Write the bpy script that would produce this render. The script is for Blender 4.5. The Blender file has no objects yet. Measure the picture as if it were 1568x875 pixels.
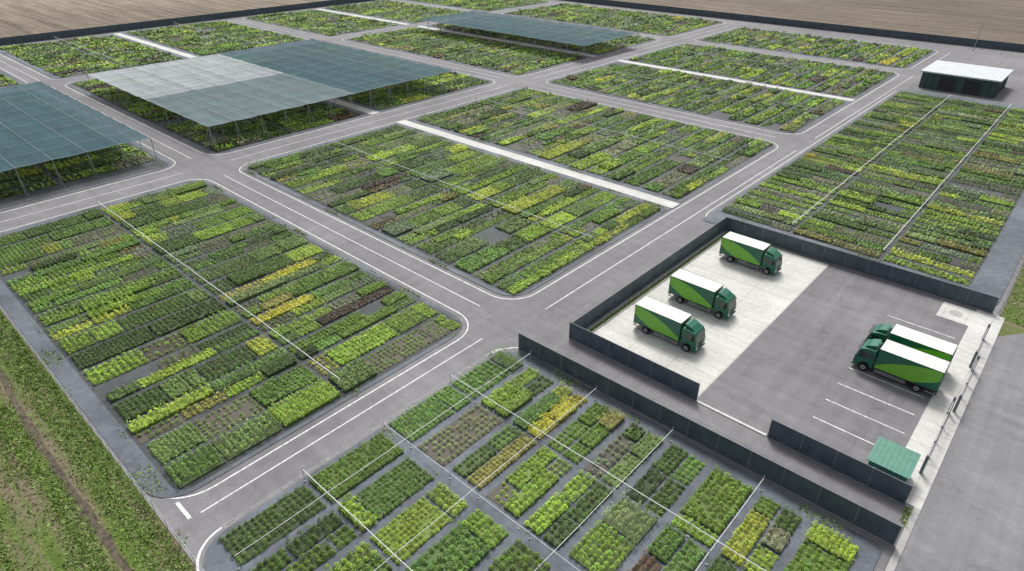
import bpy, bmesh, math, random
import numpy as np
from mathutils import Vector, Matrix
R=np.random.default_rng(31); random.seed(5)
sc=bpy.context.scene
COL=sc.collection
# ---------------------------------------------------------------- materials
def newmat(name):
    m=bpy.data.materials.new(name); m.use_nodes=True
    nt=m.node_tree; b=nt.nodes['Principled BSDF']
    return m,nt,b
def N(nt,t,**k):
    n=nt.nodes.new(t)
    for a,v in k.items():
        if a in n.inputs.keys(): n.inputs[a].default_value=v
        else: setattr(n,a,v)
    return n
def simple(name,c,rough=.6,metal=0,noise=.12,scale=2.0,spec=.3):
    m,nt,b=newmat(name)
    tc=N(nt,'ShaderNodeTexCoord'); no=N(nt,'ShaderNodeTexNoise'); no.inputs['Scale'].default_value=scale; no.inputs['Detail'].default_value=5
    nt.links.new(tc.outputs['Object'],no.inputs['Vector'])
    r=N(nt,'ShaderNodeValToRGB'); e=r.color_ramp.elements
    e[0].position=.3; e[1].position=.7
    e[0].color=[x*(1-noise) for x in c]+[1]; e[1].color=[min(1,x*(1+noise)) for x in c]+[1]
    nt.links.new(no.outputs['Fac'],r.inputs['Fac']); nt.links.new(r.outputs['Color'],b.inputs['Base Color'])
    b.inputs['Roughness'].default_value=rough; b.inputs['Metallic'].default_value=metal; b.inputs['Specular IOR Level'].default_value=spec
    return m
def mul(nt,a,bb,fac=1.0,mode='MULTIPLY'):
    x=N(nt,'ShaderNodeMix'); x.data_type='RGBA'; x.blend_type=mode; x.inputs[0].default_value=fac
    for s,i in ((a,6),(bb,7)):
        if isinstance(s,(tuple,list)): x.inputs[i].default_value=list(s)+[1]
        else: nt.links.new(s,x.inputs[i])
    return x.outputs[2]
def mixf(nt,f,a,bb):
    x=N(nt,'ShaderNodeMix'); x.data_type='RGBA'; nt.links.new(f,x.inputs[0])
    for s,i in ((a,6),(bb,7)):
        if isinstance(s,(tuple,list)): x.inputs[i].default_value=list(s)+[1]
        else: nt.links.new(s,x.inputs[i])
    return x.outputs[2]
def ramp(nt,src,stops):
    r=N(nt,'ShaderNodeValToRGB'); e=r.color_ramp.elements
    while len(e)<len(stops): e.new(.5)
    for i,(p,c) in enumerate(stops):
        e[i].position=p; e[i].color=(list(c)+[1]) if isinstance(c,(tuple,list)) else [c,c,c,1]
    nt.links.new(src,r.inputs['Fac']); return r.outputs['Color']
def noise(nt,vec,scale,detail=4,rough=.55):
    n=N(nt,'ShaderNodeTexNoise'); n.inputs['Scale'].default_value=scale; n.inputs['Detail'].default_value=detail; n.inputs['Roughness'].default_value=rough
    nt.links.new(vec,n.inputs['Vector']); return n.outputs['Fac']
def mapping(nt,vec,scale=(1,1,1),rot=(0,0,0)):
    m=N(nt,'ShaderNodeMapping'); m.inputs['Scale'].default_value=scale; m.inputs['Rotation'].default_value=rot
    nt.links.new(vec,m.inputs['Vector']); return m.outputs['Vector']
def asphalt(name,c,crack=.86):
    m,nt,b=newmat(name); o=N(nt,'ShaderNodeTexCoord').outputs['Object']
    big=ramp(nt,noise(nt,o,.05,4),[(.35,[x*.86 for x in c]),(.65,[x*1.1 for x in c])])
    med=ramp(nt,noise(nt,o,.45,6,.65),[(.3,.86),(.7,1.08)])
    fine=ramp(nt,noise(nt,o,7,3,.8),[(.25,.82),(.75,1.17)])
    s1=ramp(nt,noise(nt,mapping(nt,o,(.9,.02,1)),1,3),[(.4,.94),(.62,1.05)])
    s2=ramp(nt,noise(nt,mapping(nt,o,(.02,.9,1)),1,3),[(.4,.94),(.62,1.05)])
    col=mul(nt,mul(nt,mul(nt,mul(nt,big,med),fine),s1),s2)
    v=N(nt,'ShaderNodeTexVoronoi'); v.feature='DISTANCE_TO_EDGE'; v.inputs['Scale'].default_value=.07
    wv=N(nt,'ShaderNodeVectorMath'); wv.operation='ADD'
    nn=N(nt,'ShaderNodeTexNoise'); nn.inputs['Scale'].default_value=.4; nt.links.new(o,nn.inputs['Vector'])
    sc_=N(nt,'ShaderNodeVectorMath'); sc_.operation='SCALE'; sc_.inputs['Scale'].default_value=3.; nt.links.new(nn.outputs['Color'],sc_.inputs[0])
    nt.links.new(o,wv.inputs[0]); nt.links.new(sc_.outputs[0],wv.inputs[1]); nt.links.new(wv.outputs[0],v.inputs['Vector'])
    col=mul(nt,col,ramp(nt,v.outputs['Distance'],[(0,crack),(.006,1.0)]))
    col=mul(nt,col,ramp(nt,noise(nt,o,.28,7,.75),[(.60,1.),(.70,.82)]))
    nt.links.new(col,b.inputs['Base Color']); b.inputs['Roughness'].default_value=.85; b.inputs['Specular IOR Level'].default_value=.25
    return m
M={}
M['asph']=asphalt('asphalt_mat',(.184,.180,.187))
M['asph2']=asphalt('yard_asphalt_mat',(.180,.174,.185),.8)
M['asph3']=asphalt('public_road_mat',(.20,.20,.207))
def fabric(name,c,st1,st2):
    m,nt,b=newmat(name); o=N(nt,'ShaderNodeTexCoord').outputs['Object']
    a=ramp(nt,noise(nt,o,.12,5),[(.35,[x*.7 for x in c]),(.62,[x*1.2 for x in c])])
    a=mul(nt,a,ramp(nt,noise(nt,o,1.1,6,.7),[(.3,.75),(.7,1.22)]))
    a=mul(nt,a,ramp(nt,noise(nt,o,9,2,.8),[(.3,.88),(.7,1.12)]))
    st=ramp(nt,noise(nt,o,.7,6,.7),[(.58,0.),(.70,.8)])
    a=mixf(nt,st,a,st1)
    s2=ramp(nt,noise(nt,o,.33,5,.7),[(.60,0.),(.72,.6)])
    a=mixf(nt,s2,a,st2)
    nt.links.new(a,b.inputs['Base Color']); b.inputs['Roughness'].default_value=.7; b.inputs['Specular IOR Level'].default_value=.25
    return m
M['fab']=fabric('geotextile_mat',(.105,.120,.142),(.10,.095,.078),(.22,.23,.24))
M['fabd']=fabric('shaded_geotextile_mat',(.055,.062,.066),(.085,.075,.055),(.13,.135,.13))  # geotextile with the shade between beds put into its colour
def concrete(name,c,sx=5.1,sy=4.3,joints=True):
    m,nt,b=newmat(name); o=N(nt,'ShaderNodeTexCoord').outputs['Object']
    a=ramp(nt,noise(nt,o,.18,5,.6),[(.35,[x*.88 for x in c]),(.65,[x*1.05 for x in c])])
    a=mul(nt,a,ramp(nt,noise(nt,o,1.6,6,.7),[(.3,.86),(.6,1.04)]))
    a=mul(nt,a,ramp(nt,noise(nt,mapping(nt,o,(.08,1.3,1)),1,4),[(.38,.92),(.6,1.02)]))
    if joints:
        br=N(nt,'ShaderNodeTexBrick'); br.offset=0; br.inputs['Scale'].default_value=1; br.inputs['Mortar Size'].default_value=.04; br.inputs['Brick Width'].default_value=sx; br.inputs['Row Height'].default_value=sy
        br.inputs['Color1'].default_value=(1,1,1,1); br.inputs['Color2'].default_value=(.95,.95,.95,1); br.inputs['Mortar'].default_value=(.70,.69,.67,1)
        nt.links.new(o,br.inputs['Vector']); a=mul(nt,a,br.outputs['Color'])
    nt.links.new(a,b.inputs['Base Color']); b.inputs['Roughness'].default_value=.85
    return m
M['conc']=concrete('concrete_mat',(.54,.535,.50))
M['conc2']=concrete('concrete_path_mat',(.53,.525,.50),2.5,2.5)
M['kerb']=concrete('kerb_mat',(.34,.34,.33),1,1,False)
M['paint']=simple('road_paint',(.66,.66,.66),.7,noise=.35,scale=3)
def plow():
    m,nt,b=newmat('ploughed_soil_mat'); o=N(nt,'ShaderNodeTexCoord').outputs['Object']
    sep=N(nt,'ShaderNodeSeparateXYZ'); nt.links.new(o,sep.inputs[0])
    mr=N(nt,'ShaderNodeMapRange'); mr.inputs[1].default_value=-420; mr.inputs[2].default_value=-180; nt.links.new(sep.outputs[0],mr.inputs[0])
    a=mixf(nt,mr.outputs[0],(.230,.195,.150),(.160,.132,.107))
    a=mul(nt,a,ramp(nt,noise(nt,o,.008,5,.6),[(.35,.80),(.65,1.15)]))
    a=mul(nt,a,ramp(nt,noise(nt,mapping(nt,o,(.012,.35,1),(0,0,.12)),1,6,.7),[(.38,.68),(.62,1.22)]))
    a=mul(nt,a,ramp(nt,noise(nt,mapping(nt,o,(.03,.9,1),(0,0,.12)),1,4,.7),[(.38,.8),(.62,1.16)]))
    a=mul(nt,a,ramp(nt,noise(nt,o,.2,8,.85),[(.3,.7),(.7,1.24)]))
    nt.links.new(a,b.inputs['Base Color']); b.inputs['Roughness'].default_value=.95; b.inputs['Specular IOR Level'].default_value=.1
    return m
M['plow']=plow()
def grassmat():
    m,nt,b=newmat('rough_grass_mat'); o=N(nt,'ShaderNodeTexCoord').outputs['Object']
    g=ramp(nt,noise(nt,o,1.5,7,.75),[(.3,(.050,.080,.018)),(.65,(.120,.175,.040))])
    s=ramp(nt,noise(nt,o,2.2,7,.75),[(.3,(.10,.08,.052)),(.7,(.22,.185,.13))])
    f=ramp(nt,noise(nt,mapping(nt,o,(.04,.55,1)),1,6,.68),[(.47,0.),(.60,1.)])
    nt.links.new(mixf(nt,f,g,s),b.inputs['Base Color']); b.inputs['Roughness'].default_value=.95; b.inputs['Specular IOR Level'].default_value=.1
    return m
M['grass']=grassmat()
M['dirt']=simple('ditch_soil',(.085,.070,.05),.95,noise=.5,scale=1.6)
def foliage():
    m,nt,b=newmat('foliage_mat')
    at=N(nt,'ShaderNodeAttribute'); at.attribute_name='Col'
    nt.links.new(at.outputs['Color'],b.inputs['Base Color']); b.inputs['Roughness'].default_value=.6; b.inputs['Specular IOR Level'].default_value=.25
    return m
M['fol']=foliage()
def netmat(name,c,op):
    m,nt,b=newmat(name); o=N(nt,'ShaderNodeTexCoord').outputs['Object']
    a=ramp(nt,noise(nt,mapping(nt,o,(.15,.9,1)),.5,5,.6),[(.3,[x*.82 for x in c]),(.7,[x*1.15 for x in c])])
    br=N(nt,'ShaderNodeTexBrick'); br.offset=0; br.inputs['Scale'].default_value=1; br.inputs['Mortar Size'].default_value=.05; br.inputs['Brick Width'].default_value=7; br.inputs['Row Height'].default_value=3.0
    br.inputs['Color1'].default_value=(1,1,1,1); br.inputs['Color2'].default_value=(.92,.92,.92,1); br.inputs['Mortar'].default_value=(.72,.72,.72,1)
    nt.links.new(o,br.inputs['Vector']); a=mul(nt,a,br.outputs['Color'])
    nt.links.new(a,b.inputs['Base Color']); b.inputs['Roughness'].default_value=.85; b.inputs['Specular IOR Level'].default_value=.1
    tr=N(nt,'ShaderNodeBsdfTransparent'); mx=N(nt,'ShaderNodeMixShader'); mx.inputs[0].default_value=op
    nt.links.new(tr.outputs[0],mx.inputs[1]); nt.links.new(b.outputs[0],mx.inputs[2]); nt.links.new(mx.outputs[0],nt.nodes['Material Output'].inputs['Surface'])
    return m
M['netd']=netmat('shade_net_dark',(.050,.100,.118),.85)
M['netm']=netmat('shade_net_mid',(.130,.178,.188),.85)
M['netl']=netmat('shade_net_light',(.31,.34,.35),.86)
M['steel']=simple('galvanised_steel',(.36,.37,.38),.5,.2)
M['pipe']=simple('white_pipe',(.68,.69,.70),.5,noise=.08)
M['panel']=simple('slate_fence_panel',(.075,.098,.118),.55,noise=.25,scale=.7,spec=.35)
M['post']=simple('slate_fence_post',(.15,.165,.18),.5)
M['tgreen']=simple('truck_dark_green',(.010,.120,.070),.3,noise=.05,spec=.5)
M['lime']=simple('truck_lime',(.16,.44,.035),.35,noise=.05,spec=.5)
M['twhite']=simple('truck_roof_white',(.62,.62,.57),.5,noise=.08)
M['glass']=simple('dark_glass',(.012,.018,.022),.08,noise=.05,spec=.8)
M['rubber']=simple('rubber',(.02,.02,.02),.85)
M['dark']=simple('dark_metal',(.035,.037,.04),.6)
M['red']=simple('tail_light_red',(.45,.02,.02),.3)
M['lamp']=simple('headlight',(.8,.8,.78),.15,spec=.8)
M['shed']=simple('shed_dark_green',(.05,.09,.09),.5,noise=.15)
M['roofw']=simple('shed_roof_white',(.50,.53,.54),.5,noise=.08,scale=.5)
M['mint']=simple('mint_green_metal',(.08,.22,.165),.45,noise=.12)
# ---------------------------------------------------------------- mesh helper
class MB:
    def __init__(s): s.v=[]; s.f=[]; s.mi=[]; s.mats=[]
    def m(s,k):
        if k not in s.mats: s.mats.append(k)
        return s.mats.index(k)
    def poly(s,pts,k):
        n=len(s.v); s.v+= [tuple(p) for p in pts]; s.f.append(tuple(range(n,n+len(pts)))); s.mi.append(s.m(k))
    def box(s,x0,y0,z0,x1,y1,z1,k,top=None):
        n=len(s.v); s.v+=[(x0,y0,z0),(x1,y0,z0),(x1,y1,z0),(x0,y1,z0),(x0,y0,z1),(x1,y0,z1),(x1,y1,z1),(x0,y1,z1)]
        fs=[(0,3,2,1),(4,5,6,7),(0,1,5,4),(1,2,6,5),(2,3,7,6),(3,0,4,7)]
        for i,f in enumerate(fs):
            s.f.append(tuple(n+a for a in f)); s.mi.append(s.m(top if (i==1 and top) else k))
    def cyl(s,p,q,r,k,seg=6,r2=None,cap=True):
        p=Vector(p); q=Vector(q); d=(q-p).normalized(); r2=r if r2 is None else r2
        a=d.orthogonal().normalized(); b=d.cross(a); n=len(s.v)
        for c,rr in ((p,r),(q,r2)):
            for i in range(seg):
                t=2*math.pi*i/seg; s.v.append(tuple(c+a*math.cos(t)*rr+b*math.sin(t)*rr))
        for i in range(seg):
            j=(i+1)%seg; s.f.append((n+i,n+j,n+seg+j,n+seg+i)); s.mi.append(s.m(k))
        if cap:
            s.f.append(tuple(n+seg-1-i for i in range(seg))); s.mi.append(s.m(k))
            s.f.append(tuple(n+seg+i for i in range(seg))); s.mi.append(s.m(k))
    def extr(s,pts,z0,z1,k,side=None):
        n=len(pts); b=len(s.v)
        s.v+=[(x,y,z0) for x,y in pts]+[(x,y,z1) for x,y in pts]
        s.f.append(tuple(b+n+i for i in range(n))); s.mi.append(s.m(k))
        for i in range(n):
            j=(i+1)%n; s.f.append((b+i,b+j,b+n+j,b+n+i)); s.mi.append(s.m(side or k))
    def obj(s,name,parent=None,bevel=0,smooth=False,loc=None,rot=0):
        me=bpy.data.meshes.new(name); me.from_pydata(s.v,[],s.f)
        for k in s.mats: me.materials.append(M[k])
        me.polygons.foreach_set('material_index',s.mi); 
        if smooth: me.polygons.foreach_set('use_smooth',[True]*len(s.f))
        me.update(); o=bpy.data.objects.new(name,me); COL.objects.link(o)
        if parent: o.parent=parent
        if loc: o.location=loc
        o.rotation_euler[2]=rot
        if bevel:
            md=o.modifiers.new('b','BEVEL'); md.width=bevel; md.segments=2; md.limit_method='ANGLE'; md.angle_limit=.6
        return o
def empty(name,loc=(0,0,0),rot=0):
    e=bpy.data.objects.new(name,None); COL.objects.link(e); e.location=loc; e.rotation_euler[2]=rot; return e
def rrect(x0,y0,x1,y1,r,seg=8):
    rs=r if isinstance(r,(list,tuple)) else [r]*4   # order: (x1,y1),(x0,y1),(x0,y0),(x1,y0)
    P=[]
    for (cx,cy,a0,rr) in ((x1,y1,0,rs[0]),(x0,y1,90,rs[1]),(x0,y0,180,rs[2]),(x1,y0,270,rs[3])):
        sx=-1 if cx==x1 else 1; sy=-1 if cy==y1 else 1
        ox=cx+sx*rr; oy=cy+sy*rr
        for i in range(seg+1):
            a=math.radians(a0+90*i/seg); P.append((ox+rr*math.cos(a),oy+rr*math.sin(a)))
    return P
def sheet(name,x0,y0,x1,y1,z,k,step=None):
    me=MB()
    nx=max(1,int((x1-x0)/(step or 1e9))); ny=max(1,int((y1-y0)/(step or 1e9)))
    for i in range(nx):
        for j in range(ny):
            a=x0+(x1-x0)*i/nx; b=x0+(x1-x0)*(i+1)/nx; c=y0+(y1-y0)*j/ny; d=y0+(y1-y0)*(j+1)/ny
            me.poly([(a,c,z),(b,c,z),(b,d,z),(a,d,z)],k)
    return me.obj(name)
# ---------------------------------------------------------------- ground
sheet('ground',-3000,-2500,2500,4000,0,'plow',500)
sheet('grass_verge',-900,-300,120,6.9,.02,'grass',100)
sheet('grass_field',.55,6.9,300,700,.02,'grass',100)
sheet('asphalt_road',-303,6.9,.45,293,.03,'asph',60)
g=MB(); rd=np.random.default_rng(2); px=None
for i in range(131):
    X=-303+i*2.3; c=3.0+.25*math.sin(X*.13)+rd.normal(0,.06); w=.22+rd.random()*.22
    if px: g.poly([(px[0],px[1]-px[2],.026),(X,c-w,.026),(X,c+w,.026),(px[0],px[1]+px[2],.026)],'dirt')
    px=(X,c,w)
g.obj('dirt_track')
g=MB()
g.poly([(x,y,.04) for x,y in [(1.05,-120),(16,-120),(16,70),(20,78),(30,81),(120,82),(120,90),(9,90),(3.5,89.2),(1.05,86)]],'asph3'); g.obj('public_road')
BL=[('A',-121,7.2,-47.4,45.2,3.5),('B',-121,52.6,-47.4,138.4,3.5),('C',-121,147,-47.4,229,4),('D',-121,236,-47.4,276,4),
    ('E',-222,7.2,-131,45.2,3.5),('F',-222,52.6,-131,138.4,4),('G',-222,147,-131,229,4),('H',-222,236,-131,284,4),
    ('I',-298,52.6,-229,138.4,4),('J',-298,147,-229,229,4),('K',-298,236,-229,284,4),('L',-298,7.2,-229,45.2,4)]
fb=MB()
for n,x0,y0,x1,y1,r in BL:
    fb.extr(rrect(x0,y0,x1,y1,r),.0,.12,'fab','kerb')
fb.extr(rrect(-41.4,7.1,-.2,45.1,[.5,3.5,3.0,.5]),0,.12,'fab','kerb')
fb.extr(rrect(-41.3,92.0,-.2,209,[.5,3,.5,3]),0,.12,'fab','kerb')
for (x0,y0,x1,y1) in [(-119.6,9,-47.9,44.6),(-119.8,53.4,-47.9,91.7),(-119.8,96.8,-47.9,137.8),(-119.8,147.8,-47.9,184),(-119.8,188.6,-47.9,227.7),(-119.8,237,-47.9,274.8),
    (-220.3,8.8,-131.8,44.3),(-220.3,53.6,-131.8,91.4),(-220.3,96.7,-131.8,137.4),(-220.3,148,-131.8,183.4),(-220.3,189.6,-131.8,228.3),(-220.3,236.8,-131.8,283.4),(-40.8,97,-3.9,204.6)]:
    fb.poly([(x,y,.126) for x,y in rrect(x0,y0,x1,y1,1.5)],'fabd')  # dark sheet under each field paints in the shade between beds
fb.obj('geotextile_ground')
mk=MB()
def ring(x0,y0,x1,y1,r,off,w,z=.036):
    A=rrect(x0-off,y0-off,x1+off,y1+off,r+off); B=rrect(x0-off-w,y0-off-w,x1+off+w,y1+off+w,r+off+w)
    n=len(A)
    for i in range(n):
        j=(i+1)%n
        mk.poly([(*A[i],z),(*B[i],z),(*B[j],z),(*A[j],z)],'paint')
for n,x0,y0,x1,y1,r in BL:
    if y0<10: y0=6.2
    ring(x0,y0+ (2.0 if y0<10 else 0),x1,y1,r,.7,.14)
def pl(x0,y0,x1,y1,z=.036,w=.12):
    if abs(x1-x0)>abs(y1-y0): mk.poly([(x0,y0-w/2,z),(x1,y0-w/2,z),(x1,y0+w/2,z),(x0,y0+w/2,z)],'paint')
    else: mk.poly([(x0-w/2,y0,z),(x0+w/2,y0,z),(x0+w/2,y1,z),(x0-w/2,y1,z)],'paint')
ys=[(9.5,44),(54,137),(148,228),(237,275)]
for a,b in ys:
    pl(-44.7 if a<50 else -43.2,a,-44.7 if a<50 else -43.2,b); pl(-126,a,-126,b)
for y in (48.9,142.6,232.5):
    pl(-119,y,-50,y); pl(-221,y,-133,y); pl(-297,y,-230,y)
pl(-42.0,96,-42.0,205)
pl(-47.3,8.6,-44.8,8.6,w=.3)
def arc(cx,cy,r,a0,a1,w=.13,n=10,z=.036):
    for i in range(n):
        t=math.radians(a0+(a1-a0)*i/n); u=math.radians(a0+(a1-a0)*(i+1)/n)
        mk.poly([(cx+(r-w)*math.cos(t),cy+(r-w)*math.sin(t),z),(cx+r*math.cos(t),cy+r*math.sin(t),z),(cx+r*math.cos(u),cy+r*math.sin(u),z),(cx+(r-w)*math.cos(u),cy+(r-w)*math.sin(u),z)],'paint')
arc(-38.0,96,4.06,180,262)
arc(-37.2,42.0,4.75,100,180)
A=rrect(-41.8,6.8,0,46,3.2); B=rrect(-42.0,6.6,0.2,46.2,3.4)
for i in range(15,27):
    if A[i][0]<-30: mk.poly([(*A[i],.036),(*B[i],.036),(*B[i+1],.036),(*A[i+1],.036)],'paint')
pl(-41.9,10,-41.9,42)
mk.obj('road_marking')
cp=MB()
for x0,x1 in ((-121.2,-47.2),(-222.2,-130.8),(-298.2,-228.8)):
    cp.box(x0,92.8,.05,x1,95.4,.15,'conc2'); cp.box(x0,185,.05,x1,187.6,.15,'conc2')
cp.obj('concrete_path')
# ---------------------------------------------------------------- vehicle yard
y=MB(); y.poly([(-20.3,50.9,.045),(.4,50.9,.045),(.4,91,.045),(-20.3,91,.045)],'asph2'); y.poly([(-39,45.3,.045),(.4,45.3,.045),(.4,50.9,.045),(-37,50.9,.045)],'asph'); y.obj('yard_asphalt')
y=MB(); y.box(-35.5,51.4,.0,-20.3,90.6,.062,'conc'); y.obj('concrete_apron')
y=MB(); y.box(-2.0,51.3,.0,1.05,91.2,.10,'conc2'); y.box(.5,-20,0,1.05,51.3,.10,'kerb'); y.box(-5.6,86.2,0,-2.0,90.6,.08,'conc2')
y.cyl((-3.8,88.4,.05),(-3.8,88.4,.10),.75,'kerb',24)
y.box(-36.5,51.4,0,-36.1,90.6,.14,'kerb'); y.box(-35.7,51.4,0,-35.5,90.6,.16,'kerb')
y.box(-20.2,50.9,0,-12.6,51.2,.14,'conc2')
y.obj('concrete_kerb')
y=MB()
for i in range(8):
    yy=56.9+3.6*i; y.poly([(-10.2,yy-.055,.052),(-2.6,yy-.055,.052),(-2.6,yy+.055,.052),(-10.2,yy+.055,.052)],'paint')
y.obj('parking_marking')
# ---------------------------------------------------------------- solid walls
def wall(pts,h=2.3,step=3.0,name='panel_fence'):
    root=empty(name); w=MB(); 
    (x0,y0),(x1,y1)=pts
    L=math.hypot(x1-x0,y1-y0); n=max(1,round(L/step)); dx=(x1-x0)/L; dy=(y1-y0)/L
    def obox(c0,c1,half,z0,z1,k):
        ax,ay=x0+dx*c0,y0+dy*c0; bx,by=x0+dx*c1,y0+dy*c1; nx,ny=-dy*half,dx*half
        b=len(w.v); w.v+=[(ax+nx,ay+ny,z0),(ax-nx,ay-ny,z0),(bx-nx,by-ny,z0),(bx+nx,by+ny,z0),(ax+nx,ay+ny,z1),(ax-nx,ay-ny,z1),(bx-nx,by-ny,z1),(bx+nx,by+ny,z1)]
        for f in [(0,3,2,1),(4,5,6,7),(0,1,5,4),(1,2,6,5),(2,3,7,6),(3,0,4,7)]: w.f.append(tuple(b+a for a in f)); w.mi.append(w.m(k))
    s=L/n
    for i in range(n):
        obox(i*s+.05,(i+1)*s-.05,.015,.08,h,'panel')
        k=6
        for j in range(1,k):
            z=.08+(h-.08)*j/k; obox(i*s+.05,(i+1)*s-.05,.024,z-.012,z+.012,'panel')
        obox(i*s+.05,(i+1)*s-.05,.03,h,h+.04,'post')
        obox(i*s+.05,(i+1)*s-.05,.05,0,.08,'kerb')
    for i in range(n+1): obox(i*s-.06,i*s+.06,.06,0,h+.06,'post')
    w.obj('panels',root); return root
wall([(-40,45.35),(.3,45.9)]); wall([(-37,51.1),(-20.2,51.1)]); wall([(-36.8,51.3),(-36.8,91)]); wall([(-36.7,91.1),(-.4,91.6)]); wall([(-12.4,51.0),(-.2,51.0)])
wall([(-303,292.5),(1,292.5)],2.6,4,'perimeter_fence'); wall([(-303,7),(-303,292.3)],2.6,4,'perimeter_fence')
def wire(p,q,h=1.5,step=2.5,name='wire_mesh_fence',rails=6,r=.03):
    root=empty(name); w=MB(); p=Vector((*p,0)); q=Vector((*q,0)); L=(q-p).length; n=int(L/step)
    for i in range(n+1):
        c=p.lerp(q,i/n); w.cyl(c,c+Vector((0,0,h)),r,'steel',5)
    for j in range(rails):
        z=.1+(h-.15)*j/(rails-1); rr=.018 if j in(0,rails-1) else .006
        w.cyl(p+Vector((0,0,z)),q+Vector((0,0,z)),rr,'steel',4)
    for i in range(int(L/.6)):
        c=p.lerp(q,i*.6/L); w.cyl(c+Vector((0,0,.1)),c+Vector((0,0,h-.05)),.006,'steel',3,cap=False)
    w.obj('wire',root)
wire((-303,6.9),(-20,6.9)); wire((.25,92),(.25,292),1.9)
def gate(y0,y1,x=-.1):
    root=empty('sliding_gate'); w=MB()
    w.box(x-.04,y0,.25,x+.04,y1,.35,'steel'); w.box(x-.04,y0,1.85,x+.04,y1,1.93,'steel')
    n=int((y1-y0)/.22)
    for i in range(n+1):
        yy=y0+(y1-y0)*i/n; w.box(x-.012,yy-.012,.35,x+.012,yy+.012,1.85,'steel')
    k=max(1,int((y1-y0)/2.6))
    for i in range(k+1):
        yy=y0+(y1-y0)*i/k; w.box(x-.06,yy-.06,.1,x+.06,yy+.06,2.1,'post')
    w.box(x-.12,y0-.2,0,x+.12,y0+.05,2.3,'post'); w.box(x-.12,y1-.05,0,x+.12,y1+.2,2.3,'post')
    w.obj('frame',root)
gate(56,66.5); gate(67.4,76,.25); gate(77,84,-.1)
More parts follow.
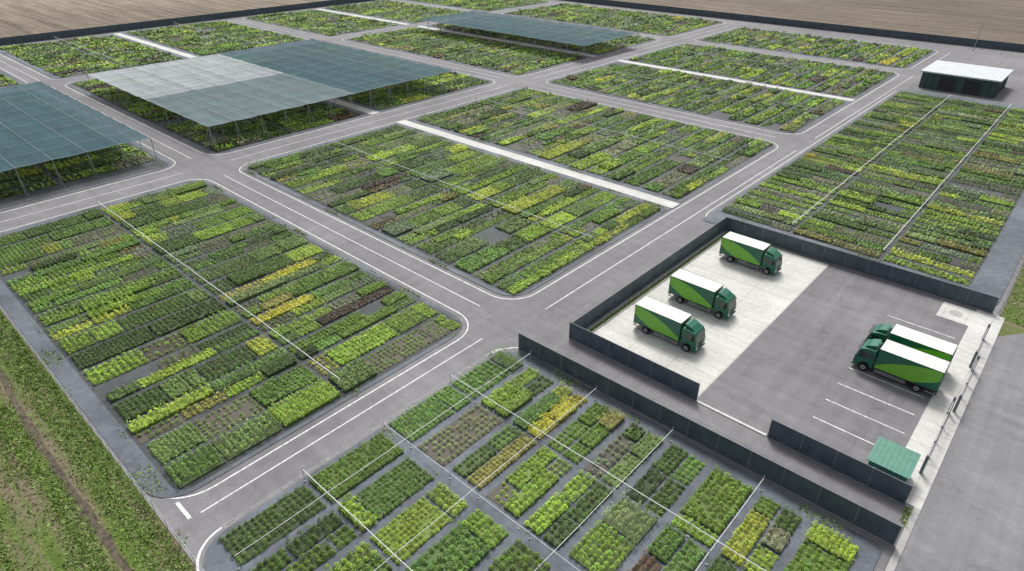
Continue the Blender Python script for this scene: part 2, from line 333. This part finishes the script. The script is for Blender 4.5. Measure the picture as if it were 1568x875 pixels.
# ---------------------------------------------------------------- trucks
def truck(x,y,rot):
    t=empty('box_truck',(x,y,.05),rot)
    b=MB(); b.box(-.0,-1.26,1.0,6.15,1.26,3.5,'tgreen','twhite'); o=b.obj('cargo_box',t,bevel=.04)
    d=MB()
    for s in (-1,1):
        Y=s*1.268
        up=lambda u: 3.43-.15*u-1.9*u**2.1
        lo=lambda u: 2.35-2.6*u**.75
        P=[(.06+6.03*i/20, max(1.14,up(i/20))) for i in range(21)]
        Q=[(.06+6.03*i/20, max(1.06,lo(i/20))) for i in range(21)]
        for i in range(20):
            d.poly([(P[i][0],Y,P[i][1]),(P[i+1][0],Y,P[i+1][1]),(Q[i+1][0],Y,Q[i+1][1]),(Q[i][0],Y,Q[i][1])],'lime')
        d.box(0,s*1.262-.012,.96,6.15,s*1.262+.012,1.05,'dark'); d.box(0,s*1.262-.012,3.45,6.15,s*1.262+.012,3.52,'tgreen')
    d.box(-.03,-1.2,1.05,-.002,-.02,3.4,'tgreen'); d.box(-.03,.02,1.05,-.002,1.2,3.4,'tgreen')
    for yy in (-.9,-.3,.3,.9): d.cyl((-.06,yy,1.1),(-.06,yy,3.35),.02,'steel',6)
    d.box(-.06,-1.2,.8,.05,1.2,.95,'dark'); d.box(-.08,-1.15,.84,-.06,-.85,.93,'red'); d.box(-.08,.85,.84,-.06,1.15,.93,'red')
    for i in range(1,6): d.box(i*1.025-.015,-1.2,3.5,i*1.025+.015,1.2,3.508,'steel')
    d.obj('livery_and_doors',t)
    c=MB()
    prof=[(6.32,.62),(6.58,.62),(6.66,.92),(6.92,1.12),(7.38,1.12),(7.64,.92),(7.76,.48),(8.28,.46),(8.33,.95),(8.30,1.5),(8.02,2.55),(7.82,2.78),(7.3,2.92),(6.45,2.98),(6.32,2.9)]
    n=len(prof); b0=len(c.v); W=1.16
    c.v+=[(px,-W,pz) for px,pz in prof]+[(px,W,pz) for px,pz in prof]
    c.f.append(tuple(range(b0,b0+n))); c.mi.append(c.m('tgreen')); c.f.append(tuple(reversed(range(b0+n,b0+2*n)))); c.mi.append(0)
    for i in range(n):
        j=(i+1)%n; c.f.append((b0+j,b0+i,b0+n+i,b0+n+j)); c.mi.append(0)
    c.obj('cab',t,bevel=.07)
    w=MB()
    def fr(u): return (8.30-.28*u+.012, 1.5+1.05*u+.006)
    a=fr(.08); e=fr(.9)
    w.poly([(a[0],-1.02,a[1]),(a[0],1.02,a[1]),(e[0],.98,e[1]),(e[0],-.98,e[1])],'glass')
    for s in (-1,1):
        Y=s*(W+.006); w.poly([(7.05,Y,1.72),(8.0,Y,1.66),(7.86,Y,2.45),(7.05,Y,2.5)],'glass'); w.poly([(6.5,Y,1.85),(6.85,Y,1.85),(6.85,Y,2.4),(6.5,Y,2.4)],'glass')
        if s>0: w.box(7.72,1.24,1.75,7.85,1.44,2.3,'dark')
        else: w.box(7.72,-1.44,1.75,7.85,-1.24,2.3,'dark')
        w.cyl((7.9,s*1.12,2.5),(7.8,s*1.34,2.32),.02,'dark',5)
        w.box(8.26,s*.85-.18,.68,8.35,s*.85+.18,.9,'lamp')
        w.box(6.62,s*1.12-.07,.40,6.9,s*1.12+.07,.55,'dark')
        w.poly([(6.98,Y,1.2),(7.0,Y,1.2),(7.0,Y,2.55),(6.98,Y,2.55)],'dark')
    w.box(8.315,-.6,.98,8.335,.6,1.38,'dark'); w.box(8.2,-1.14,.40,8.40,1.14,.62,'tgreen'); w.box(8.33,-.5,.66,8.345,.5,.88,'dark')
    w.box(8.12,-.95,2.5,8.22,.95,2.56,'dark')
    df=[(6.6,2.95),(7.7,2.88),(7.3,3.2),(6.7,3.42),(6.5,3.42)]
    b0=len(w.v); w.v+=[(px,-.85,pz) for px,pz in df]+[(px,.85,pz) for px,pz in df]
    k=w.m('tgreen'); w.f.append((b0,b0+1,b0+2,b0+3,b0+4)); w.mi.append(k); w.f.append((b0+9,b0+8,b0+7,b0+6,b0+5)); w.mi.append(k)
    for i in range(5):
        j=(i+1)%5; w.f.append((b0+j,b0+i,b0+5+i,b0+5+j)); w.mi.append(k)
    w.obj('cab_details',t)
    h=MB()
    for s in (-1,1):
        h.box(.1,s*.42-.05,.68,8.0,s*.42+.05,.92,'dark')
        for xx in (.6,1.8,3.0,4.2,5.4): h.box(xx,s*.62-.55,.92,xx+.1,s*.62+.55,1.0,'dark')
        for X in (1.75,7.15):
            yy=s*(1.05 if X>5 else .98)
            wd=.15 if X>5 else .26
            h.cyl((X,yy-wd,.48),(X,yy+wd,.48),.48,'rubber',22)
            h.cyl((X,yy+s*wd-.01*s,.48),(X,yy+s*(wd+.02),.48),.26,'steel',14); h.cyl((X,yy+s*(wd+.01),.48),(X,yy+s*(wd+.07),.48),.1,'dark',8)
        h.box(1.1,s*.98-.26,.98,2.4,s*.98+.26,1.0,'dark')
        h.box(2.9,s*1.16-.02,.45,6.0,s*1.16+.02,.55,'steel'); h.box(2.9,s*1.16-.02,.68,6.0,s*1.16+.02,.78,'steel')
        h.box(.2,s*1.16-.02,.5,1.05,s*1.16+.02,.6,'steel')
        h.box(4.2,s*.9-.22,.42,5.5,s*.9+.22,.88,'dark')
    h.box(-.02,-1.1,.42,.08,1.1,.56,'dark'); h.cyl((1.75,-.9,.48),(1.75,.9,.48),.08,'dark',8); h.cyl((7.15,-.9,.48),(7.15,.9,.48),.08,'dark',8)
    h.obj('chassis_and_wheels',t)
truck(-32.5,59.2,0); truck(-32.9,68.1,0); truck(-33.1,82.9,0)
truck(-1.9,73.3,math.pi); truck(-1.8,69.3,math.pi)
t=empty('green_shelter',(-3.9,52.2,.1)); b=MB()
b.box(0,0,0,3.1,2.8,1.9,'mint'); b.obj('walls',t,bevel=.02); b=MB()
b.poly([(-.2,-.25,2.0),(3.3,-.25,2.0),(3.3,3.05,2.45),(-.2,3.05,2.45)],'mint'); b.poly([(-.2,3.05,2.37),(3.3,3.05,2.37),(3.3,-.25,1.92),(-.2,-.25,1.92)],'mint')
b.poly([(-.2,-.25,1.92),(3.3,-.25,1.92),(3.3,-.25,2.0),(-.2,-.25,2.0)],'mint'); b.poly([(3.3,-.25,1.92),(3.3,3.05,2.37),(3.3,3.05,2.45),(3.3,-.25,2.0)],'mint'); b.poly([(-.2,3.05,2.37),(-.2,-.25,1.92),(-.2,-.25,2.0),(-.2,3.05,2.45)],'mint')
for i in range(8): b.cyl((.1+i*.42,-.25,2.0),(.1+i*.42,3.05,2.45),.02,'mint',5)
b.box(3.1,.8,.05,3.12,1.8,1.8,'dark'); b.obj('roof_and_door',t)
t=empty('storage_shed'); b=MB(); b.box(-38.5,214,0,-20.5,231,4.3,'shed')
for i in range(13): b.box(-38.5+i*1.5-.05,213.94,0,-38.5+i*1.5+.05,213.998,4.3,'dark')
for i in range(12): b.box(-20.498,214+i*1.54-.05,0,-20.44,214+i*1.54+.05,4.3,'dark')
b.box(-34,213.93,0,-30,213.99,3.5,'dark'); b.box(-28,213.93,0,-24,213.99,3.5,'dark'); b.obj('walls',t)
b=MB(); b.box(-39.1,213.3,4.3,-19.9,231.6,4.65,'roofw')
for i in range(19): b.box(-39+i*1.05,213.3,4.65,-38.9+i*1.05,231.6,4.7,'roofw')
b.obj('roof',t)
for (X,Y,hh) in ((-38,284,9),(.0+2,200,8)):
    t=empty('lamp_mast'); b=MB(); b.cyl((X,Y,0),(X,Y,hh),.12,'steel',8,.07); b.box(X-.5,Y-.15,hh,X+.5,Y+.15,hh+.2,'steel'); b.cyl((X,Y,0),(X,Y,.3),.3,'kerb',8); b.obj('mast',t)
# ---------------------------------------------------------------- irrigation lines
def pipe(p,q,h=1.7,step=8.5,r=.03,arms=False):
    root=empty('irrigation_line'); w=MB(); p=Vector((*p,0)); q=Vector((*q,0)); L=(q-p).length; n=max(1,round(L/step)); d=(q-p).normalized(); nn=Vector((-d.y,d.x,0))
    pr=None
    for i in range(n+1):
        c=p.lerp(q,i/n); w.cyl(c,c+Vector((0,0,h+.3)),.03,'steel',6)
        if arms: w.cyl(c+Vector((0,0,h+.26))-nn*.3,c+Vector((0,0,h+.26))+nn*.3,.018,'steel',5)
        w.box(c.x-.1,c.y-.1,.12,c.x+.1,c.y+.1,.2,'kerb')
        if pr is not None:
            prev=pr+Vector((0,0,h))
            for s in range(1,5):
                u=s/4; cc=pr.lerp(c,u)+Vector((0,0,h-.06*4*u*(1-u))); w.cyl(prev,cc,r,'pipe',5,cap=False); prev=cc
        pr=c
    w.obj('pipe',root)
pipe((-119,27),(-49,27),r=.046); pipe((-119,72.2),(-49,72.2),r=.05); pipe((-119,117.5),(-49,117.5),r=.06); pipe((-119,165.5),(-49,165.5),r=.065); pipe((-119,208),(-49,208),r=.065)
pipe((-28.6,97),(-28.6,203),r=.06); pipe((-15.3,97),(-15.3,203),r=.06)
pipe((-41,35.35),(-3,35.35),r=.036,arms=True); pipe((-41,17.4),(-8,17.4),r=.036,arms=True); pipe((-41,26.4),(-3,26.4),h=.9,step=9,r=.022)
for X in (-37.1,-28.1,-19.1,-10.1): pipe((X,9 if X<-20 else 14),(X,44),step=9,r=.026)
pipe((-219,165.8),(-133,165.8),r=.07); pipe((-297,72.5),(-231,72.5),r=.07); pipe((-297,117),(-231,117),r=.07)
# ---------------------------------------------------------------- plants
PAL=np.array([(.165,.27,.035),(.135,.235,.030),(.22,.345,.04),(.30,.42,.05),(.085,.155,.030),(.065,.115,.025),(.145,.225,.06),(.20,.28,.09),(.125,.24,.045),
  (.34,.40,.05),(.24,.235,.06),(.135,.11,.05),(.24,.26,.14),(.085,.065,.045),(.17,.24,.12),(.10,.185,.03),(.08,.14,.03),(.46,.44,.04),(.15,.10,.055)])
PAL=PAL*1.16
PW=np.array([13,15,13,10,8,5,8,5,11,4.5,3.5,1.8,2.5,1.3,3.5,10,7,.35,.5]); PW=PW/PW.sum()
class Field:
    def __init__(s,bright=1.0,sparse=.10,rough=1.0): s.V=[]; s.C=[]; s.b=bright; s.last=0; s.sp=sparse; s.rg=rough
    def patch(s,x0,y0,x1,y1,sp,nl,base=.12):
        if x1-x0<.3 or y1-y0<.3: return
        k=R.choice(len(PAL),p=PW)
        if R.random()<.35: k=s.last
        s.last=k
        c=PAL[k]*R.uniform(.8,1.2)*s.b
        typ=R.random(); hgt=R.uniform(.28,.68)
        if R.random()<.15: hgt=R.uniform(.75,1.05)
        if typ<s.sp: cover=.45; hgt*=.7; gap=1.25
        elif typ<.55: cover=.9; gap=1.15
        else: cover=1.0; gap=1.0
        if R.random()<.01: cover=.1
        S=sp*gap*R.uniform(.9,1.2)
        nX=max(1,int(round((x1-x0)/S))); nY=max(1,int(round((y1-y0)/S)))
        sx=(x1-x0)/nX; sy=(y1-y0)/nY
        gx,gy=np.meshgrid(x0+sx*(np.arange(nX)+.5),y0+sy*(np.arange(nY)+.5)); gx=gx.ravel(); gy=gy.ravel()
        keep=R.random(len(gx))<(.97 if cover>.8 else .87 if cover>.3 else .3)
        gx=gx[keep];gy=gy[keep]; n=len(gx)
        if n==0: return
        jit=S*.08
        gx=gx+R.normal(0,jit,n); gy=gy+R.normal(0,jit,n)
        rad=S*(.52 if cover>.95 else .44 if cover>.8 else .36)*np.clip(R.normal(1,.15*s.rg,n),.6,1.5)
        ph=hgt*np.clip(R.normal(1,.18*s.rg,n),.5,1.7)
        pc=c[None,:]*R.normal(1,.13,(n,1)).clip(.6,1.5)*R.normal(1,.045,(n,3))
        pc=pc*(1+.13*np.sin(gx*.9+gy*.6+R.uniform(0,6)))[:,None]
        m=n*nl
        th=R.uniform(0,2*np.pi,m); rr=np.sqrt(R.random(m))
        Rd=np.repeat(rad,nl); Ph=np.repeat(ph,nl)
        u=rr*Rd
        cz=base+Ph*np.sqrt(np.clip(1-.93*rr**2,0,1))*R.uniform(.76,1.06,m)
        cx=np.repeat(gx,nl)+np.cos(th)*u; cy=np.repeat(gy,nl)+np.sin(th)*u
        L=math.sqrt(2.3*(rad.mean()*2)**2/nl)*R.uniform(.65,1.2,m)
        nx=np.cos(th)*rr*1.0+R.normal(0,.33,m); ny=np.sin(th)*rr*1.0+R.normal(0,.33,m); nz=np.ones(m)*.9
        nn=np.stack([nx,ny,nz],1); nn/=np.linalg.norm(nn,axis=1)[:,None]
        a=R.normal(0,1,(m,3)); a-=nn*(a*nn).sum(1)[:,None]; a/=np.linalg.norm(a,axis=1)[:,None]; b=np.cross(nn,a)
        ctr=np.stack([cx,cy,cz],1); La=(L*.64)[:,None]; Lb=(L*.40)[:,None]
        q=np.stack([ctr-a*La,ctr+b*Lb-nn*L[:,None]*.08,ctr+a*La,ctr-b*Lb-nn*L[:,None]*.08],1)
        s.V.append(q.reshape(-1,3))
        lc=np.repeat(pc,nl,0)*R.normal(1,.15,(m,1)).clip(.5,1.6)
        s.C.append(np.repeat(np.clip(lc,.005,.8),4,0))
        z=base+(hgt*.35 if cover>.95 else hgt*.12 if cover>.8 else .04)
        col=c*(.45 if cover>.95 else .26)+np.array([.008,.007,.005]) if cover>.8 else np.array([.055,.047,.036])*R.uniform(.7,1.5)  # planted slabs: leaf colour darkened as inner foliage shade; sparse ones: soil
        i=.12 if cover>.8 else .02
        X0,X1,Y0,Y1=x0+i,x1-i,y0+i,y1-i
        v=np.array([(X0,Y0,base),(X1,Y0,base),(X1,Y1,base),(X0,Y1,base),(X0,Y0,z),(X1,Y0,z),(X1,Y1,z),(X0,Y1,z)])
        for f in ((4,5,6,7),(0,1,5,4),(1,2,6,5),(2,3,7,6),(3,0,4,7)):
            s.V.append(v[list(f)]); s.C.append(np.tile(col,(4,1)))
    def bed(s,x0,y0,x1,y1,axis,sp,nl,base=.12,long=0):
        W=(x1-x0) if axis=='y' else (y1-y0); L=(y1-y0) if axis=='y' else (x1-x0)
        s.last=R.choice(len(PAL),p=PW)
        lanes=[(0,W)] if (R.random()<.5 or W<2.4) else [(0,W/2-.05),(W/2+.05,W)]
        for a,b in lanes:
            p=0
            while p<L-.5:
                l=min(R.choice([1.6,2.4,3.2,4.5,6,8.5],p=[.04,.10,.2,.26,.23,.17] if not long else [.02,.05,.10,.18,.25,.40]),L-p)
                if L-p-l<1.2: l=L-p
                e=p+l-.1
                if R.random()>.006:
                    if axis=='y': s.patch(x0+a,y0+p,x0+b,y0+e,sp,nl,base)
                    else: s.patch(x0+p,y0+a,x0+e,y0+b,sp,nl,base)
                p+=l
    def field(s,x0,x1,y0,y1,pitch,gap,sp,nl,split=1.0,base=.13,skip=0):
        n=int(round((x1-x0)/pitch)); p=(x1-x0)/n; ym=(y0+y1)/2
        for i in range(n):
            if R.random()<skip: continue
            a=x0+i*p+gap/2; b=x0+(i+1)*p-gap/2
            s.bed(a,y0+R.uniform(0,.4),b,ym-split/2,'y',sp,nl,base); s.bed(a,ym+split/2,b,y1-R.uniform(0,.4),'y',sp,nl,base)
    def make(s,name):
        V=np.concatenate(s.V).astype(np.float32); C=np.concatenate(s.C).astype(np.float32); n=len(V)
        me=bpy.data.meshes.new(name); me.vertices.add(n); me.vertices.foreach_set('co',V.ravel())
        me.loops.add(n); me.loops.foreach_set('vertex_index',np.arange(n,dtype=np.int32))
        me.polygons.add(n//4); me.polygons.foreach_set('loop_start',np.arange(0,n,4,dtype=np.int32))
        me.update(calc_edges=True)
        at=me.color_attributes.new('Col','FLOAT_COLOR','POINT'); at.data.foreach_set('color',np.concatenate([C,np.ones((n,1),np.float32)],1).ravel())
        me.materials.append(M['fol']); o=bpy.data.objects.new(name,me); COL.objects.link(o); return o
nm='nursery_plant_bed'
f=Field(.98,.06,1.15); f.field(-41.6,-1.2,26.9,43.8,4.5,.75,.48,52,.25); f.make(nm)
f=Field(.90,.06,1.3); f.field(-41.2,-5,8.9,25.9,4.5,.75,.50,52,.25); f.make(nm)
f=Field(); f.field(-119.3,-48,9.2,44.4,4.2,.66,.48,22,.35); f.make(nm)
f=Field(); f.field(-119.5,-48,53.6,91.4,4.2,.70,.54,14,.4); f.make(nm)
f=Field(1.03); f.field(-119.5,-48,97,137.6,4.2,.85,.63,10,.6); f.make(nm)
f=Field(1.08); f.field(-119.5,-48,148,183.8,4.2,1.0,.75,8,.8); f.field(-119.5,-48,188.8,227.5,4.2,1.0,.8,7,.8); f.make(nm)
f=Field(1.12); f.field(-119.5,-48,237.5,274.5,4.2,1.1,.9,6,.8); f.make(nm)
f=Field(1.04)
yy=97.2
while yy<204:
    w=R.choice([1.3,1.7,2.0])
    for a,b in ((-40.7,-28.75),(-28.45,-15.45),(-15.15,-4.0)): f.bed(a+R.uniform(0,.2),yy,b,yy+w,'x',.47,9,long=1,base=.13)
    yy+=w+R.choice([.55,.65,.9])
f.make(nm)
f=Field(1.08); f.field(-220,-132,9,44,4.3,.9,.75,7,.8,skip=.05); f.field(-220,-132,54,91,4.3,.9,.75,7,.8,skip=.05); f.field(-220,-132,97,137,4.3,.9,.75,7,.8); f.make(nm)
f=Field(1.12); f.field(-220,-132,148.5,183,4.3,1.1,.85,6,.8); f.field(-220,-132,190,228,4.3,1.1,.9,6,.8); f.field(-220,-132,237,283,4.3,1.1,1.0,6,.8); f.make(nm)
f=Field(1.12)
for a,b in ((10,44),(54,91),(97,137),(148,183),(190,228),(237,283)): f.field(-297,-230,a,b,4.3,1.1,1.0,6,.8)
f.make(nm)
def tufts(name,x0,x1,y0,y1,n,dens=None,z0=.02,sc_=1.0,obj=True,acc=None):
    x=R.uniform(x0,x1,n); y=R.uniform(y0,y1,n)
    if dens is not None:
        k=R.random(n)<dens(x,y); x=x[k]; y=y[k]; n=len(x)
    h=R.uniform(.04,.2,n)*sc_; a=R.uniform(0,np.pi,n); w=R.uniform(.03,.09,n)*sc_
    dx=np.cos(a)*w; dy=np.sin(a)*w; lx=R.normal(0,.12,n); ly=R.normal(0,.12,n)
    z=np.full(n,z0)
    q=np.stack([np.stack([x-dx,y-dy,z],1),np.stack([x+dx,y+dy,z],1),np.stack([x+dx*.5+lx,y+dy*.5+ly,z+h],1),np.stack([x-dx*.7+lx,y-dy*.7+ly,z+h*.8],1)],1)
    c=np.where(R.random((n,1))<.18,np.array([[.25,.22,.12]]),np.array([[.15,.24,.05]]))*R.uniform(.6,1.35,(n,1))
    f=acc or Field(); f.V.append(q.reshape(-1,3)); f.C.append(np.repeat(c,4,0))
    if obj: f.make(name)
    return f
tufts('grass',-170,-38,-14,6.7,280000,lambda x,y: np.clip((y>4.0)*.5+.14+.6*np.clip(np.sin(y*1.1+.5*np.sin(x*.15)+.35*np.sin(x*.9))+.2+.5*np.sin(x*.37+y),0,1),0,1)*(abs(y-3.0)>.3))
tufts('grass',.6,14,90.5,200,22000)
F=Field(); clump=lambda x,y: np.clip(np.sin(x*.7+1.3*np.sin(y*.4))+np.sin(y*.9+x*.23)-.6,0,1)
for (a,b,c,d_,nn_,z_) in [(-120,-48,44.7,45.3,1500,.12),(-120,-48,52.5,53.3,1500,.12),(-47.9,-47.2,9,44,900,.12),(-47.9,-47.2,54,137,1800,.12),(-120.8,-119.6,9,44,900,.12),
      (-41.3,-1,44.0,45.0,900,.12),(-41.3,-1,26.0,26.8,500,.12),(-36.1,-35.7,51.5,90.5,5000,.06),(-119,-48,91.8,92.7,1500,.12),(-119,-48,95.6,96.6,1500,.12),(-120,-42,7.0,8.8,2500,.12),(.0,.5,10,51,1500,.05),(-40,-3,92,97,3500,.12)]:
    tufts('x',a,b,c,d_,nn_*2,(lambda x,y: 1.0+0*x) if nn_==5000 else clump,z_,.9,False,F)
F.make('weeds')
# ---------------------------------------------------------------- shade houses
def shade(x0,x1,y0,y1,h,matf,name='shade_net_canopy',px=7.,py=6.):
    root=empty(name); nx=round((x1-x0)/px); ny=round((y1-y0)/py); c=MB(); sx=(x1-x0)/nx; sy=(y1-y0)/ny; sub=3
    def hz(i,j):
        u=(i/sub)%1; v=(j/sub)%1
        return h-.16*math.sin(math.pi*u)-.12*math.sin(math.pi*v)+.04*math.sin(i*1.7+j*.9)
    for i in range(nx*sub):
        for j in range(ny*sub):
            X=x0+i*sx/sub; Y=y0+j*sy/sub; X2=X+sx/sub; Y2=Y+sy/sub
            c.poly([(X,Y,hz(i,j)),(X2,Y,hz(i+1,j)),(X2,Y2,hz(i+1,j+1)),(X,Y2,hz(i,j+1))],matf(X,Y))
    c.obj('net',root)
    w=MB()
    for i in range(nx+1):
        X=x0+i*sx; w.cyl((X,y0,h+.03),(X,y1,h+.03),.03,'steel',4)
        for j in range(ny+1):
            Y=y0+j*sy; w.cyl((X,Y,0),(X,Y,h+.1),.07,'steel',5)
            if j==0: w.cyl((X,Y,h),(X,Y-2.2,.1),.03,'steel',4)
        w.cyl((X,y1,h),(X,y1+2.2,.1),.025,'steel',4)
    for j in range(ny+1):
        Y=y0+j*sy; w.cyl((x0,Y,h+.05),(x1,Y,h+.05),.03,'steel',4); w.cyl((x1,Y,h),(x1+2.2,Y,.1),.03,'steel',4)
    w.obj('posts_and_cables',root)
shade(-205,-136.2,9,43.5,5,lambda X,Y:'netd')
def m2(X,Y):
    if Y<90: return 'netl' if X<-168 else 'netm'
    return 'netd'
shade(-205,-134.5,54.5,125,5,m2)
shade(-212,-129,177,209,5,lambda X,Y:'netd')
# ---------------------------------------------------------------- light, camera
EL=math.radians(54); AZ=math.radians(-40)
w=bpy.data.worlds.new('World'); sc.world=w; w.use_nodes=True; nt=w.node_tree
sky=nt.nodes.new('ShaderNodeTexSky'); sky.sky_type='NISHITA'; sky.sun_disc=False; sky.sun_elevation=EL; sky.sun_rotation=AZ; sky.dust_density=5; sky.air_density=1
hs=nt.nodes.new('ShaderNodeHueSaturation'); hs.inputs['Saturation'].default_value=.35; hs.inputs['Value'].default_value=1.1
nt.links.new(sky.outputs[0],hs.inputs['Color']); nt.links.new(hs.outputs[0],nt.nodes['Background'].inputs['Color']); nt.nodes['Background'].inputs['Strength'].default_value=.15
sd=bpy.data.lights.new('sun','SUN'); sd.energy=2.8; sd.angle=math.radians(15); sd.color=(1,.975,.94)
so=bpy.data.objects.new('sun',sd); COL.objects.link(so)
d=Vector((math.sin(AZ)*math.cos(EL),math.cos(AZ)*math.cos(EL),math.sin(EL)))
so.rotation_euler=(-d).to_track_quat('-Z','Y').to_euler()
cd=bpy.data.cameras.new('camera'); co=bpy.data.objects.new('camera',cd); COL.objects.link(co); sc.camera=co
cd.sensor_width=36; cd.lens=979/1568*36; cd.clip_end=8000
co.location=(0,0,45); co.rotation_euler=(math.radians(90-30.95),0,math.radians(42.2))
sc.view_settings.view_transform='Standard'; sc.view_settings.look='None'; sc.view_settings.exposure=0
